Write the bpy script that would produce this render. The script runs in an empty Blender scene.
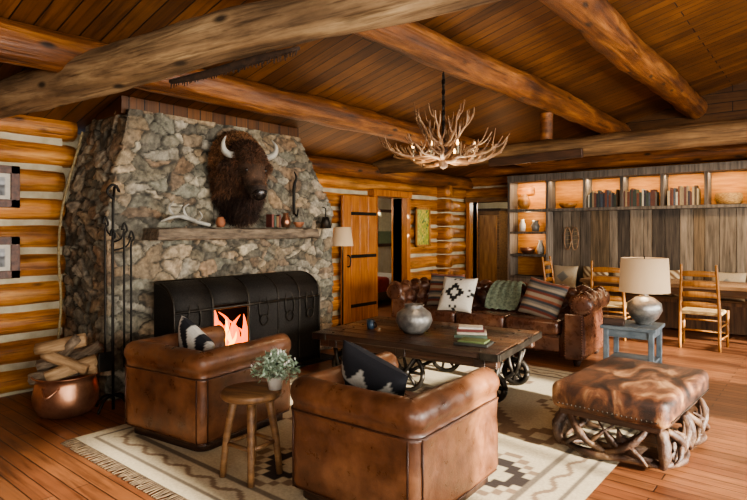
import bpy, math, random
from mathutils import Vector, Matrix, noise, Euler
random.seed(7)
S=bpy.context.scene; COL=S.collection
pi=math.pi
def H(h):
    h=h.lstrip('#'); r=[]
    for i in (0,2,4):
        c=int(h[i:i+2],16)/255; r.append(c/12.92 if c<=.04045 else ((c+.055)/1.055)**2.4)
    return tuple(r)
# ---------------- materials
def nmat(name):
    m=bpy.data.materials.new(name); m.use_nodes=True; nt=m.node_tree
    return m,nt,nt.nodes['Principled BSDF']
def coords(nt,scale,rnd=True):
    tc=nt.nodes.new('ShaderNodeTexCoord'); mp=nt.nodes.new('ShaderNodeMapping')
    mp.inputs['Scale'].default_value=scale
    if rnd:
        oi=nt.nodes.new('ShaderNodeObjectInfo'); mu=nt.nodes.new('ShaderNodeMath'); mu.operation='MULTIPLY'; mu.inputs[1].default_value=37
        ad=nt.nodes.new('ShaderNodeVectorMath'); ad.operation='ADD'
        nt.links.new(oi.outputs['Random'],mu.inputs[0]); nt.links.new(tc.outputs['Object'],ad.inputs[0]); nt.links.new(mu.outputs[0],ad.inputs[1])
        nt.links.new(ad.outputs[0],mp.inputs[0])
    else: nt.links.new(tc.outputs['Object'],mp.inputs[0])
    return mp.outputs[0]
def noi(nt,vec,scale,detail=6,dist=0,rough=.6):
    n=nt.nodes.new('ShaderNodeTexNoise'); n.inputs['Scale'].default_value=scale; n.inputs['Detail'].default_value=detail
    n.inputs['Distortion'].default_value=dist; n.inputs['Roughness'].default_value=rough
    nt.links.new(vec,n.inputs['Vector']); return n.outputs[0]
def ramp(nt,fac,cols):
    r=nt.nodes.new('ShaderNodeValToRGB'); e=r.color_ramp.elements
    while len(e)<len(cols): e.new(.5)
    for i,(p,c) in enumerate(cols): e[i].position=p; e[i].color=(*c,1)
    nt.links.new(fac,r.inputs[0]); return r.outputs[0]
def mix(nt,a,b,fac,mode='MIX'):
    m=nt.nodes.new('ShaderNodeMix'); m.data_type='RGBA'; m.blend_type=mode
    for s,v in ((6,a),(7,b)):
        if isinstance(v,tuple): m.inputs[s].default_value=(*v,1)
        else: nt.links.new(v,m.inputs[s])
    if isinstance(fac,(int,float)): m.inputs[0].default_value=fac
    else: nt.links.new(fac,m.inputs[0])
    return m.outputs[2]
def bump(nt,b,h,st,dist=.01):
    n=nt.nodes.new('ShaderNodeBump'); n.inputs['Strength'].default_value=st; n.inputs['Distance'].default_value=dist
    nt.links.new(h,n.inputs['Height']); nt.links.new(n.outputs[0],b.inputs['Normal'])
def rmat(name,cols,scale=5,stretch=(1,1,1),rough=.6,bs=.3,metal=0,dist=0,coat=0,bscale=None,bd=.01,vr=0):
    m,nt,b=nmat(name); v=coords(nt,stretch); f=noi(nt,v,scale,dist=dist)
    col=ramp(nt,f,cols)
    if vr:
        f6=noi(nt,v,scale*4.5,8); col=mix(nt,col,ramp(nt,f6,[(.35,(.6,.57,.54)),(.6,(1.12,1.12,1.12))]),vr,'MULTIPLY')
        rr=ramp(nt,f6,[(.35,(rough-.12,)*3),(.65,(rough+.18,)*3)]); nt.links.new(rr,b.inputs['Roughness'])
    nt.links.new(col,b.inputs['Base Color'])
    b.inputs['Roughness'].default_value=rough; b.inputs['Metallic'].default_value=metal; b.inputs['Coat Weight'].default_value=coat
    if bs: bump(nt,b,noi(nt,v,bscale or scale*3),bs,bd)
    return m
def two(name,c1,c2,**k): return rmat(name,[(.35,H(c1)),(.65,H(c2))],**k)
def amat(name,rough=.7,scale=8,stretch=(1,1,1),bs=.3,lo=.6,hi=1.25,metal=0,bd=.01,coat=0):
    m,nt,b=nmat(name); a=nt.nodes.new('ShaderNodeAttribute'); a.attribute_name='Col'
    v=coords(nt,stretch,False); f=noi(nt,v,scale,8)
    r=ramp(nt,f,[(.3,(lo,)*3),(.7,(hi,)*3)])
    nt.links.new(mix(nt,a.outputs['Color'],r,1.0,'MULTIPLY'),b.inputs['Base Color'])
    b.inputs['Roughness'].default_value=rough; b.inputs['Metallic'].default_value=metal; b.inputs['Coat Weight'].default_value=coat
    if bs: bump(nt,b,f,bs,bd)
    return m
def emat(name,c,s):
    m,nt,b=nmat(name); b.inputs['Base Color'].default_value=(0,0,0,1); b.inputs['Emission Color'].default_value=(*H(c),1); b.inputs['Emission Strength'].default_value=s
    return m
def logmat(name,c1,c2,c3,rough=.45,coat=.15):
    m,nt,b=nmat(name); v=coords(nt,(.55,5,5)); f=noi(nt,v,2.2,8,.6)
    base=ramp(nt,f,[(.28,H(c1)),(.5,H(c2)),(.72,H(c3))])
    v2=coords(nt,(.5,14,14)); f2=noi(nt,v2,3,5)
    g=ramp(nt,f2,[(.32,(.32,.27,.22)),(.47,(1,1,1)),(.8,(1.15,1.12,1.08))])
    base=mix(nt,base,g,.9,'MULTIPLY')
    v4=coords(nt,(.8,2,2)); f4=noi(nt,v4,1.6,5); base=mix(nt,base,ramp(nt,f4,[(.32,(.38,.33,.29)),(.58,(1.1,1.1,1.1))]),.9,'MULTIPLY')
    v3=coords(nt,(1.6,4,4)); vo=nt.nodes.new('ShaderNodeTexVoronoi'); vo.inputs['Scale'].default_value=1.5; nt.links.new(v3,vo.inputs['Vector'])
    k=ramp(nt,vo.outputs['Distance'],[(.07,(0,0,0)),(.18,(1,1,1))])
    base=mix(nt,tuple(x*.3 for x in H(c1)),base,k)
    nt.links.new(base,b.inputs['Base Color']); b.inputs['Roughness'].default_value=rough; b.inputs['Coat Weight'].default_value=coat; b.inputs['Coat Roughness'].default_value=.3
    bump(nt,b,f2,.8,.02); return m
def plankmat(name,c1,c2,cm,la,sa,width=2.4,row=.13,rough=.5,coat=0,gap=.006,ca=1):
    m,nt,b=nmat(name); tc=nt.nodes.new('ShaderNodeTexCoord'); sp=nt.nodes.new('ShaderNodeSeparateXYZ'); cb=nt.nodes.new('ShaderNodeCombineXYZ')
    nt.links.new(tc.outputs['Object'],sp.inputs[0]); nt.links.new(sp.outputs[la],cb.inputs[0]); nt.links.new(sp.outputs[sa],cb.inputs[1])
    br=nt.nodes.new('ShaderNodeTexBrick'); br.inputs['Scale'].default_value=1; br.inputs['Brick Width'].default_value=width; br.inputs['Row Height'].default_value=row
    br.inputs['Mortar Size'].default_value=gap; br.inputs['Mortar Smooth'].default_value=.3; br.inputs['Bias'].default_value=0; br.offset=.37
    br.inputs['Color1'].default_value=(*H(c1),1); br.inputs['Color2'].default_value=(*H(c2),1); br.inputs['Mortar'].default_value=(*H(cm),1)
    nt.links.new(cb.outputs[0],br.inputs['Vector'])
    mp=nt.nodes.new('ShaderNodeMapping'); mp.inputs['Scale'].default_value=(.6,11,1); nt.links.new(cb.outputs[0],mp.inputs[0])
    f=noi(nt,mp.outputs[0],2.5,8,.8)
    g=ramp(nt,f,[(.28,(.4,.35,.31)),(.5,(1,1,1)),(.75,(1.25,1.2,1.15))])
    c=mix(nt,br.outputs['Color'],g,ca,'MULTIPLY')
    f5=noi(nt,cb.outputs[0],1.3,7); c=mix(nt,c,ramp(nt,f5,[(.32,(.52,.5,.48)),(.62,(1.15,1.15,1.15))]),.9,'MULTIPLY')
    nt.links.new(c,b.inputs['Base Color']); b.inputs['Roughness'].default_value=rough; b.inputs['Coat Weight'].default_value=coat; b.inputs['Coat Roughness'].default_value=.35
    inv=nt.nodes.new('ShaderNodeMath'); inv.operation='MULTIPLY_ADD'; inv.inputs[1].default_value=-1; nt.links.new(br.outputs['Fac'],inv.inputs[0]); 
    sc=nt.nodes.new('ShaderNodeMath'); sc.operation='MULTIPLY'; sc.inputs[1].default_value=.25; nt.links.new(f,sc.inputs[0]); nt.links.new(sc.outputs[0],inv.inputs[2])
    bump(nt,b,inv.outputs[0],.6,.006); return m

M={}
M['log']=logmat('log_golden','#804c1c','#b0722e','#d49c50')
M['logb']=logmat('log_brown','#46280f','#744620','#a56e36')
M['logg']=logmat('log_weathered','#5e4c38','#8f785a','#b8a27c',rough=.75,coat=0)
M['logt']=logmat('log_umber','#46331f','#715637','#94744c',rough=.7,coat=0)
M['chink']=two('chinking','#9f947a','#bbb094',scale=6,rough=.9)
M['ceil']=plankmat('ceiling_planks','#71481f','#523112','#120903','X','Y',3.2,.15,.5,.08)
M['gable']=plankmat('gable_planks','#60401f','#4c3116','#120903','X','Z',3.2,.15,.5)
M['floor']=plankmat('floor_planks','#6e4228','#855635','#1c0e06','X','Y',1.9,.1,.42,.1,.004)
M['barn']=amat('barnwood',.85,3,(9,9,.7),.5,.35,1.4)
M['plaster']=two('plaster_cream','#b9ab8e','#cbbfa3',scale=3,rough=.9)
M['leather']=rmat('leather_tan',[(.28,H('#432a1c')),(.48,H('#6a442c')),(.75,H('#946644'))],scale=2.6,rough=.38,bs=.4,bscale=70,coat=.08,bd=.004,vr=.7)
M['leatherd']=rmat('leather_oxblood',[(.3,H('#36201a')),(.5,H('#563628')),(.75,H('#80583f'))],scale=3.5,rough=.3,bs=.2,bscale=120,coat=.25,bd=.002,vr=.5)
M['piping']=two('leather_piping','#2e1a10','#4a2d1b',scale=9,rough=.5)
M['iron']=two('wrought_iron','#15130f','#26221c',scale=12,rough=.5,metal=.6)
M['iron2']=two('iron_patina','#221f1a','#403a32',scale=9,rough=.45,metal=.7)
M['darkwood']=rmat('dark_wood',[(.3,H('#20140c')),(.7,H('#4a3020'))],scale=4,stretch=(1,8,8),rough=.5)
M['oak']=rmat('honey_wood',[(.3,H('#7c4e20')),(.7,H('#b37e40'))],scale=4,stretch=(6,6,.8),rough=.4,coat=.15)
M['oakx']=rmat('rustic_wood',[(.3,H('#543a24')),(.7,H('#8e6a44'))],scale=4,stretch=(1,6,6),rough=.5)
M['door']=rmat('door_wood',[(.3,H('#824617')),(.7,H('#bd7a34'))],scale=4,stretch=(7,7,.6),rough=.35,coat=.2)
M['table']=amat('old_table_wood',.38,3,(.8,9,9),.8,.35,1.6,coat=.15,bd=.02)
M['blue']=two('paint_bluegray','#4d5961','#6c777d',scale=7,rough=.6)
M['silver']=two('hammered_silver','#7d7d7a','#a8a6a0',scale=14,rough=.38,metal=.7,bs=.4)
M['ceramic']=two('glazed_stoneware','#5e5c58','#94918a',scale=10,rough=.32,metal=.4,bs=.6)
M['clay']=two('terracotta','#7d4a30','#a66c48',scale=8,rough=.7)
M['copper']=rmat('copper',[(.3,H('#7c5440')),(.6,H('#b38468')),(.8,H('#dcb49a'))],scale=5,rough=.33,metal=.8)
M['bone']=rmat('antler_brown',[(.3,H('#1c120c')),(.5,H('#452f21')),(.75,H('#80664a'))],scale=7,rough=.5,bs=.9,bscale=40)
M['bonel']=rmat('antler_light',[(.3,H('#4c3523')),(.5,H('#866548')),(.75,H('#c2a680'))],scale=6,rough=.5,bs=.5)
M['horn']=rmat('horn',[(.3,H('#6d6a62')),(.7,H('#c8c4b6'))],scale=6,rough=.4)
M['fur']=amat('bison_fur',.85,30,(1,1,1),.4,.6,1.4)
M['nose']=two('bison_nose','#14110f','#2a2420',scale=9,rough=.25)
M['hide']=rmat('cowhide',[(.38,H('#170d08')),(.47,H('#3a2214')),(.55,H('#5e3a24')),(.66,H('#9a7450'))],scale=3.0,stretch=(1.6,.8,1),rough=.5,bs=.6,bscale=120,bd=.005,dist=1.0)
M['bark']=rmat('bark',[(.3,H('#4a3b2e')),(.7,H('#92816a'))],scale=7,stretch=(1,4,4),rough=.9,bs=.8)
M['split']=rmat('split_wood',[(.3,H('#7f6240')),(.7,H('#b99a74'))],scale=6,stretch=(1,6,6),rough=.8)
M['mantel']=two('mantel_wood','#463c31','#80705c',scale=5,stretch=(6,1,6),rough=.8,bs=.9)
M['soot']=two('soot','#080706','#15110e',scale=6,rough=.95)
M['fire']=emat('flame','#ff5a0a',3.6)
M['fire2']=emat('flame_core','#ff9a2c',7)
M['bulb']=emat('bulb','#ffc37a',9)
M['leaf']=two('leaf_sage','#5f7458','#a5b5a0',scale=20,rough=.6)
M['white']=two('white_ceramic','#bdb8ae','#d8d3c9',scale=5,rough=.4)
M['throw']=two('throw_wool','#5b6858','#84907a',scale=30,rough=.95,bs=.6)
M['fabric']=amat('woven_fabric',.95,90,(1,1,1),.4,.8,1.05,bd=.003)
M['rug']=amat('rug_wool',.95,60,(1,1,1),.5,.75,1.05,bd=.004)
M['paint']=amat('attr_paint',.6,20,(1,1,1),.1,.85,1.1)
M['stone']=amat('field_stone',.82,18,(1,1,1),.7,.42,1.45,bd=.02)
M['rope']=two('rope','#7a6a4c','#a8966e',scale=40,rough=.9)
M['hidefringe']=two('hide_fringe','#1c130c','#3a281a',scale=20,rough=.9)
m,nt,b=nmat('lamp_shade_linen'); b.inputs['Base Color'].default_value=(*H('#bda583'),1); b.inputs['Roughness'].default_value=.9
b.inputs['Emission Color'].default_value=(*H('#ffd0a0'),1); b.inputs['Emission Strength'].default_value=.14; M['shade']=m
# ---------------- mesh helpers
def mk(name,V,F,mat,parent=None,smooth=True,cols=None,loc=None,rot=None):
    me=bpy.data.meshes.new(name); me.from_pydata([tuple(v) for v in V],[],F); me.update()
    if smooth:
        for p in me.polygons: p.use_smooth=True
    if cols:
        a=me.color_attributes.new('Col','FLOAT_COLOR','POINT')
        fl=[]
        for c in cols: fl.extend((c[0],c[1],c[2],1))
        a.data.foreach_set('color',fl)
    o=bpy.data.objects.new(name,me); COL.objects.link(o)
    if mat: me.materials.append(mat)
    if parent: o.parent=parent
    if loc: o.location=loc
    if rot: o.rotation_euler=rot
    return o
def root(name,loc=(0,0,0),rz=0,parent=None):
    e=bpy.data.objects.new(name,None); e.empty_display_size=.1; COL.objects.link(e); e.location=loc; e.rotation_euler=(0,0,rz)
    if parent: e.parent=parent
    return e
CF=[(0,3,2,1),(4,5,6,7),(0,1,5,4),(1,2,6,5),(2,3,7,6),(3,0,4,7)]
def cv(sx,sy,sz): return [(-sx/2,-sy/2,-sz/2),(sx/2,-sy/2,-sz/2),(sx/2,sy/2,-sz/2),(-sx/2,sy/2,-sz/2),(-sx/2,-sy/2,sz/2),(sx/2,-sy/2,sz/2),(sx/2,sy/2,sz/2),(-sx/2,sy/2,sz/2)]
def bev(o,w,seg=2):
    if w:
        m=o.modifiers.new('b','BEVEL'); m.width=w; m.segments=seg; m.limit_method='ANGLE'; m.angle_limit=.6
def box(name,size,loc,mat,parent=None,rot=(0,0,0),bevel=.006,seg=2):
    o=mk(name,cv(*size),CF,mat,parent,bevel>.02,None,loc,rot); bev(o,bevel,seg); return o
def bb(name,lo,hi,mat,parent=None,bevel=.004):
    return box(name,[hi[i]-lo[i] for i in range(3)],[(hi[i]+lo[i])/2 for i in range(3)],mat,parent,bevel=bevel)
def boxes(name,L,mat,parent=None,bevel=.003,loc=None,rot=None):
    V=[];F=[];C=[]
    for it in L:
        c,s,col=it[0],it[1],it[2]; R=Euler(it[3]).to_matrix() if len(it)>3 else None
        n=len(V)
        for v in cv(*s):
            v=Vector(v)
            if R: v=R@v
            V.append(v+Vector(c)); C.append(col)
        F+= [tuple(i+n for i in f) for f in CF]
    o=mk(name,V,F,mat,parent,False,C,loc,rot); bev(o,bevel,1); return o
def cr(pts,rads,sub):
    P=[Vector(p) for p in pts]
    if len(P)<3 or sub<2: return P,list(rads)
    Q=[];R=[]
    for i in range(len(P)-1):
        p0=P[max(i-1,0)];p1=P[i];p2=P[i+1];p3=P[min(i+2,len(P)-1)]
        for k in range(sub):
            t=k/sub
            Q.append(.5*((2*p1)+(p2-p0)*t+(2*p0-5*p1+4*p2-p3)*t*t+(3*p1-p0-3*p2+p3)*t**3)); R.append(rads[i]*(1-t)+rads[i+1]*t)
    Q.append(P[-1]);R.append(rads[-1]); return Q,R
def tgeo(V,F,pts,rads,seg=8,sub=4,lump=0):
    if isinstance(rads,(int,float)): rads=[rads]*len(pts)
    P,R=cr(pts,rads,sub); n0=len(V); nrm=None
    for i,p in enumerate(P):
        t=(P[min(i+1,len(P)-1)]-P[max(i-1,0)])
        if t.length<1e-9: t=Vector((0,0,1))
        t.normalize()
        if nrm is None:
            a=Vector((0,0,1)) if abs(t.z)<.9 else Vector((1,0,0)); nrm=t.cross(a).normalized()
        else:
            nrm=(nrm-t*nrm.dot(t)); nrm=nrm.normalized() if nrm.length>1e-6 else t.orthogonal().normalized()
        bn=t.cross(nrm)
        for k in range(seg):
            a=2*pi*k/seg; v=p+(nrm*math.cos(a)+bn*math.sin(a))*R[i]
            if lump: v=p+(v-p)*(1+lump*noise.noise(v*22))
            V.append(v)
    for i in range(len(P)-1):
        for k in range(seg):
            a=n0+i*seg+k; b_=n0+i*seg+(k+1)%seg; F.append((a,b_,b_+seg,a+seg))
    F.append(tuple(n0+k for k in range(seg))[::-1]); e=n0+(len(P)-1)*seg; F.append(tuple(e+k for k in range(seg)))
def tubes(name,L,mat,parent=None,seg=8,sub=4,loc=None,rot=None,lump=0):
    V=[];F=[]
    for pts,r in L: tgeo(V,F,pts,r,seg,sub,lump)
    return mk(name,V,F,mat,parent,True,None,loc,rot)
def cyl(name,p0,p1,r0,r1,mat,parent=None,seg=24):
    V=[];F=[]; tgeo(V,F,[p0,p1],[r0,r1],seg,1); o=mk(name,V,F,mat,parent,True); 
    m=o.modifiers.new('e','EDGE_SPLIT'); m.split_angle=.9; return o
def lathe(name,prof,mat,parent=None,seg=36,loc=(0,0,0),rot=(0,0,0)):
    V=[];F=[];n=len(prof)
    for k in range(seg):
        a=2*pi*k/seg
        for r,z in prof: V.append((r*math.cos(a),r*math.sin(a),z))
    for k in range(seg):
        for i in range(n-1):
            a=k*n+i;b_=((k+1)%seg)*n+i; F.append((a,b_,b_+1,a+1))
    return mk(name,V,F,mat,parent,True,None,loc,rot)
def log(name,p0,p1,r0,r1,mat,parent=None,seed=0,wob=.012,rough=.05):
    p0=Vector(p0);p1=Vector(p1);L=(p1-p0).length;n=max(4,int(L/.07));seg=24;V=[];F=[]
    for i in range(n+1):
        t=i/n;x=L*t;r=r0+(r1-r0)*t
        oy=noise.noise(Vector((x*.5,seed*7.1,0)))*wob*2; oz=noise.noise(Vector((x*.5,seed*7.1,9)))*wob
        e=1 if 0<i<n else .93
        for k in range(seg):
            a=2*pi*k/seg; q=Vector((x*1.6,math.cos(a)*1.2+seed*3,math.sin(a)*1.2))
            rr=r*e*(1+rough*(noise.noise(q)*1.6+.7*noise.noise(q*2.6)))
            V.append((x,oy+rr*math.cos(a),oz+rr*math.sin(a)))
    for i in range(n):
        for k in range(seg):
            a=i*seg+k;b_=i*seg+(k+1)%seg;F.append((a,a+seg,b_+seg,b_))
    F.append(tuple(range(seg)));F.append(tuple(n*seg+k for k in range(seg))[::-1])
    o=mk(name,V,F,mat,parent,True); o.location=p0; o.rotation_euler=(p1-p0).to_track_quat('X','Z').to_euler(); return o
def pillow(name,w,h,t,colf,loc,rot,parent=None,mat=None,n=30):
    V=[];F=[];C=[];N=n+1
    for s in (1,-1):
        for i in range(N):
            for j in range(N):
                u=-1+2*i/n;v=-1+2*j/n
                th=t*.5*((1-u**4)*(1-v**4))**.55*(1+.12*noise.noise(Vector((u*1.5,v*1.5,w*9+s))))
                V.append((w/2*u*(1-.07*(1-v*v)),s*th,h/2*v*(1-.07*(1-u*u)))); C.append(colf(u,v))
    for s in range(2):
        o=s*N*N
        for i in range(n):
            for j in range(n):
                q=(o+i*N+j,o+(i+1)*N+j,o+(i+1)*N+j+1,o+i*N+j+1); F.append(q if s else q[::-1])
    return mk(name,V,F,mat or M['fabric'],parent,True,C,loc,rot)
def upath(W,D,rc,step):
    out=[];
    def line(a,b_,nn):
        L=math.dist(a,b_);k=max(1,int(L/step))
        for i in range(k): t=i/k; out.append((a[0]+(b_[0]-a[0])*t,a[1]+(b_[1]-a[1])*t,nn[0],nn[1]))
    def arc(c,a0,a1):
        k=max(5,int(rc*abs(a1-a0)/step))
        for i in range(k):
            a=a0+(a1-a0)*i/k; out.append((c[0]+rc*math.cos(a),c[1]+rc*math.sin(a),math.cos(a),math.sin(a)))
    line((-W/2,D/2),(-W/2,-D/2+rc),(-1,0)); arc((-W/2+rc,-D/2+rc),pi,1.5*pi)
    line((-W/2+rc,-D/2),(W/2-rc,-D/2),(0,-1)); arc((W/2-rc,-D/2+rc),1.5*pi,2*pi)
    line((W/2,-D/2+rc),(W/2,D/2),(1,0)); out.append((W/2,D/2,1,0)); return out
def sweepU(name,path,prof,mat,parent,disp=None):
    n=len(prof);V=[];F=[];s=0;T=[0]
    for i in range(1,n): T.append(T[-1]+math.dist(prof[i],prof[i-1]))
    NR=[]
    for i in range(n):
        a=prof[max(i-1,0)];b_=prof[min(i+1,n-1)];dx,dz=b_[0]-a[0],b_[1]-a[1];l=math.hypot(dx,dz) or 1;NR.append((dz/l,-dx/l))
    for k,(x,y,nx,ny) in enumerate(path):
        if k: s+=math.dist(path[k-1][:2],(x,y))
        for i,(o,z) in enumerate(prof):
            d=disp(s,T[i],o,z) if disp else 0
            oo=o+NR[i][0]*d; V.append((x+nx*oo,y+ny*oo,z+NR[i][1]*d))
    for k in range(len(path)-1):
        for i in range(n-1): a=k*n+i;F.append((a,a+n,a+n+1,a+1))
        F.append((k*n+n-1,(k+1)*n+n-1,(k+1)*n,k*n))
    F.append(tuple(range(n)));e=(len(path)-1)*n;F.append(tuple(e+i for i in range(n))[::-1])
    return mk(name,V,F,mat,parent,True)

# ================= ROOM =================
XW=-5.8; YB=10.0; XR=3.6; YF=-2.4
def ceilz(x): return 2.91+.25*(4.3+x) if x<=0 else 3.985-.25*x
bb('floor',(-9.2,YF,-.12),(XR+.2,13.2,0),M['floor'],None,0)
def slab(name,x0,x1):
    z0,z1=ceilz(x0),ceilz(x1); V=[(x0,YF,z0),(x1,YF,z1),(x1,YB+.3,z1),(x0,YB+.3,z0)]; V+=[(a,b_,c+.1) for a,b_,c in V]
    return mk(name,V,CF,M['ceil'],None,False)
slab('ceiling',-6.2,0); slab('ceiling_right_slope',0,XR+.3)
wl=root('wall_left')
DY0,DY1,DH=7.0,7.8,2.05
for i,(a,c,z0,z1) in enumerate([(YF,2.28,0,2.46),(2.28,5.2,0,2.46),(5.2,DY0,0,2.46),(DY1,YB,0,2.46),(DY0,DY1,DH,2.46)]):
    bb('chinking_%d'%i,(XW-.16,a,z0),(XW+(.025 if i!=1 else -.06),c,z1),M['chink'],wl,0)
for i in range(10):
    z=.125+.262*i; r=.117
    segs=[(YF,2.29),(5.2,DY0-.08),(DY1+.08,YB-.0)] if z<2.05 else [(YF,2.40),(4.9,YB)]
    for j,(a,c) in enumerate(segs):
        log('wall_log_%d_%d'%(i,j),(XW-.03,a,z),(XW-.03,c,z),r,r*.98,M['log'],wl,i*3+j,.008,.06)
for i in range(9):
    z=.125+.262*i
    log('log_end_%d'%i,(XW-.1,8.95,z),(XW+.30,8.95,z),.118,.118,M['log'],wl,50+i,.0,.05)
wb=root('wall_back')
BX0,BX1=-5.62,-4.8
for i,(a,c,z0,z1) in enumerate([(XW-.2,BX0,0,2.6),(BX1,XR,0,2.6),(BX0,BX1,DH,2.6)]):
    bb('backing_%d'%i,(a,YB,z0),(c,YB+.16,z1),M['chink'] ,wb,0)
for i in range(10):
    z=.125+.262*i
    segs=[(XW-.0,BX0-.08)] if z<2.05 else [(XW,-4.3 if z<2.4 else XR)]
    for j,(a,c) in enumerate(segs):
        log('wall_log_%d_%d'%(i,j),(a,YB+.03,z),(c,YB+.03,z),.117,.115,M['log'],wb,80+i,.004,.04)
V=[(XW-.3,YB+.02,2.56),(XR,YB+.02,2.56),(XR,YB+.02,ceilz(XR)),(0,YB+.02,3.985),(XW-.3,YB+.02,ceilz(XW-.3))]
mk('gable_boards',V,[(0,1,2,3,4)],M['gable'],wb,False)
wr=root('wall_right')
wins=[(-1.2,1.2),(2.2,4.8),(6.0,8.6)]; prev=YF
for i,(a,c) in enumerate(wins+[(YB,YB)]):
    bb('wall_panel_%d'%i,(XR,prev,0),(XR+.16,a,3.05),M['gable'],wr,0); prev=c
for i,(a,c) in enumerate(wins):
    bb('sill_panel_%d'%i,(XR,a,0),(XR+.16,c,.7),M['gable'],wr,0); bb('head_panel_%d'%i,(XR,a,2.3),(XR+.16,c,3.05),M['gable'],wr,0)
    w=root('window_%d'%(i+1))
    for k in range(4):
        y=a+(c-a)*k/3; bb('mullion_%d'%k,(XR+.04,y-.03,.7),(XR+.1,y+.03,2.3),M['oak'],w)
    bb('sill',(XR-.06,a-.05,.66),(XR+.12,c+.05,.71),M['oak'],w); bb('head',(XR+.02,a,2.25),(XR+.12,c,2.31),M['oak'],w)
wf=root('wall_front'); 
bb('wall_panel',(-6,YF-.16,0),(XR+.2,YF,2.45),M['gable'],wf,0)
mk('gable_panel',[(-6,YF,2.45),(XR,YF,2.45),(XR,YF,ceilz(XR)),(0,YF,3.985),(-6,YF,ceilz(-6))],[(0,1,2,3,4)],M['gable'],wf,False)
log('ceiling_purlin_log',(-4.3,YF,2.77),(-4.3,YB,2.77),.15,.13,M['logb'],None,3,.03,.09)
log('ceiling_purlin_log',(-2.78,YF,3.14),(-2.78,YB,3.14),.16,.15,M['logb'],None,5,.03,.09)
log('ceiling_purlin_log',(-1.67,YF,3.40),(-1.67,YB,3.40),.18,.17,M['logb'],None,8,.03,.09)
log('ceiling_purlin_log',(-.0,YF,3.82),(-.0,YB,3.82),.17,.17,M['logb'],None,9,.03,.08)
log('ceiling_purlin_log',(1.7,YF,3.40),(1.7,YB,3.40),.17,.17,M['logb'],None,10,.03,.08)
log('wall_plate_log',(-5.68,5.0,2.42),(-5.68,YB,2.42),.12,.12,M['logb'],None,11,.02,.05)
log('tie_beam_log',(-5.75,1.60,2.62),(XR,2.92,2.66),.170,.07,M['logg'],None,21,.03,.09)
log('tie_beam_log',(-5.75,7.0,2.52),(XR,7.0,2.54),.115,.145,M['logt'],None,22,.03,.08)
log('tie_beam_log',(-5.7,9.8,2.66),(XR,9.8,2.66),.13,.13,M['logb'],None,23,.02,.05)
cyl('king_post',(-2.86,7.0,2.66),(-2.86,7.0,3.0),.08,.08,M['logb'])
def fringe(name,a,c,h,r):
    rt=root(name); a=Vector(a);c=Vector(c);L=[([a,a.lerp(c,.3)+Vector((0,0,-.01)),a.lerp(c,.7),c],[r*.6,r,r,r*.4])]; n=44
    for k in range(n):
        p=a.lerp(c,(k+.5)/n); L.append(([p,p+Vector((random.uniform(-.01,.01),random.uniform(-.008,.008),-h*random.uniform(.7,1)))],[.006,.003]))
    tubes('scabbard',L,M['hidefringe'],rt,8,3)
fringe('fringed_rifle_scabbard',(-3.25,1.93,2.44),(-2.25,2.10,2.49),.05,.026)
box('carved_rack_board',(1.25,.05,.11),(-2.97,6.84,2.42),M['darkwood'],None,(0,-.02,0))

# ================= CHIMNEY =================
def yL(z): return 2.31 if z<1.65 else 2.31+.20*(z-1.65)/.93
def yR(z): return 5.17 if z<1.75 else 5.17-.56*(z-1.75)/.83
V=[];F=[];C=[]; ZT=2.60; XF=-4.92; nz=190; na=54; nf=215; XC=XW+.02
pal=[H(x) for x in ('#8a8474','#78715f','#9a9280','#988870','#6f6a5c','#8b7a62','#7d7a6a','#a59c86','#625d50','#8f7f66','#83705a','#7c7868')]
for k in range(nz+1):
    z=ZT*k/nz
    row=[(XC+(XF-XC)*i/na,yL(z),0,-1) for i in range(na)]+[(XF,yL(z)+(yR(z)-yL(z))*i/nf,1,0) for i in range(nf+1)]+[(XF+(XC-XF)*(i+1)/na,yR(z),0,1) for i in range(na)]
    for (x,y,nx,ny) in row:
        p=Vector((x,y,z)); q=Vector((x*5.4,y*4.8,z*8.6)); q+=Vector((noise.noise(p*2.2),noise.noise(p*2.2+Vector((5,5,5))),noise.noise(p*2.2+Vector((9,1,3)))))*1.1
        q+=Vector((noise.noise(p*13),noise.noise(p*13+Vector((5,5,5))),noise.noise(p*13+Vector((9,1,3)))))*.13
        ds,ps=noise.voronoi(q); e=ds[1]-ds[0]; t=min(1,max(0,e/.09)); t=t*t*(3-2*t)
        c0=ps[0]; hsh=(math.sin(c0.x*12.9+c0.y*78.2+c0.z*37.7)*43758.5)%1
        h2=(hsh*91.7)%1; h3=(hsh*517.3)%1; h4=(hsh*1231.9)%1
        c=pal[int(hsh*len(pal))%len(pal)]; n2=noise.noise(p*9)*.25+noise.noise(p*28)*.30+noise.noise(p*60)*.15
        sh=(.62+.48*h2+n2)
        rust=max(0,noise.noise(p*5+Vector((3,3,3))))*.7
        mt=H('#4b463b')
        col=(c[0]*sh*(1+.3*rust),c[1]*sh*(1+.06*rust),c[2]*sh*(1-.2*rust))
        col=tuple(col[j]*t+mt[j]*(1-t)*.6 for j in range(3))
        off=q-c0
        d=.034*t*(.4+.8*h2)+t*.045*(off.z*(h3-.5)+(off.y if nx else off.x)*(h4-.5))*1.3+.012*noise.noise(p*8)+.010*noise.noise(p*22)+.006*noise.noise(p*55)-.02
        V.append((x+nx*d,y+ny*d,z)); C.append(col)
N=2*na+nf+1; OY0,OY1,OZ=2.98,4.35,.86
for k in range(nz):
    for i in range(N-1):
        a=k*N+i
        if i>=na and i<na+nf:
            y=(V[a][1]+V[a+1][1])/2; z=ZT*(k+.5)/nz
            if OY0<y<OY1 and z<OZ+.1*math.sin((y-OY0)/(OY1-OY0)*pi): continue
        F.append((a,a+1,a+N+1,a+N))
ch=root('stone_fireplace')
mk('stonework',V,F,M['stone'],ch,True,C)
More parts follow.
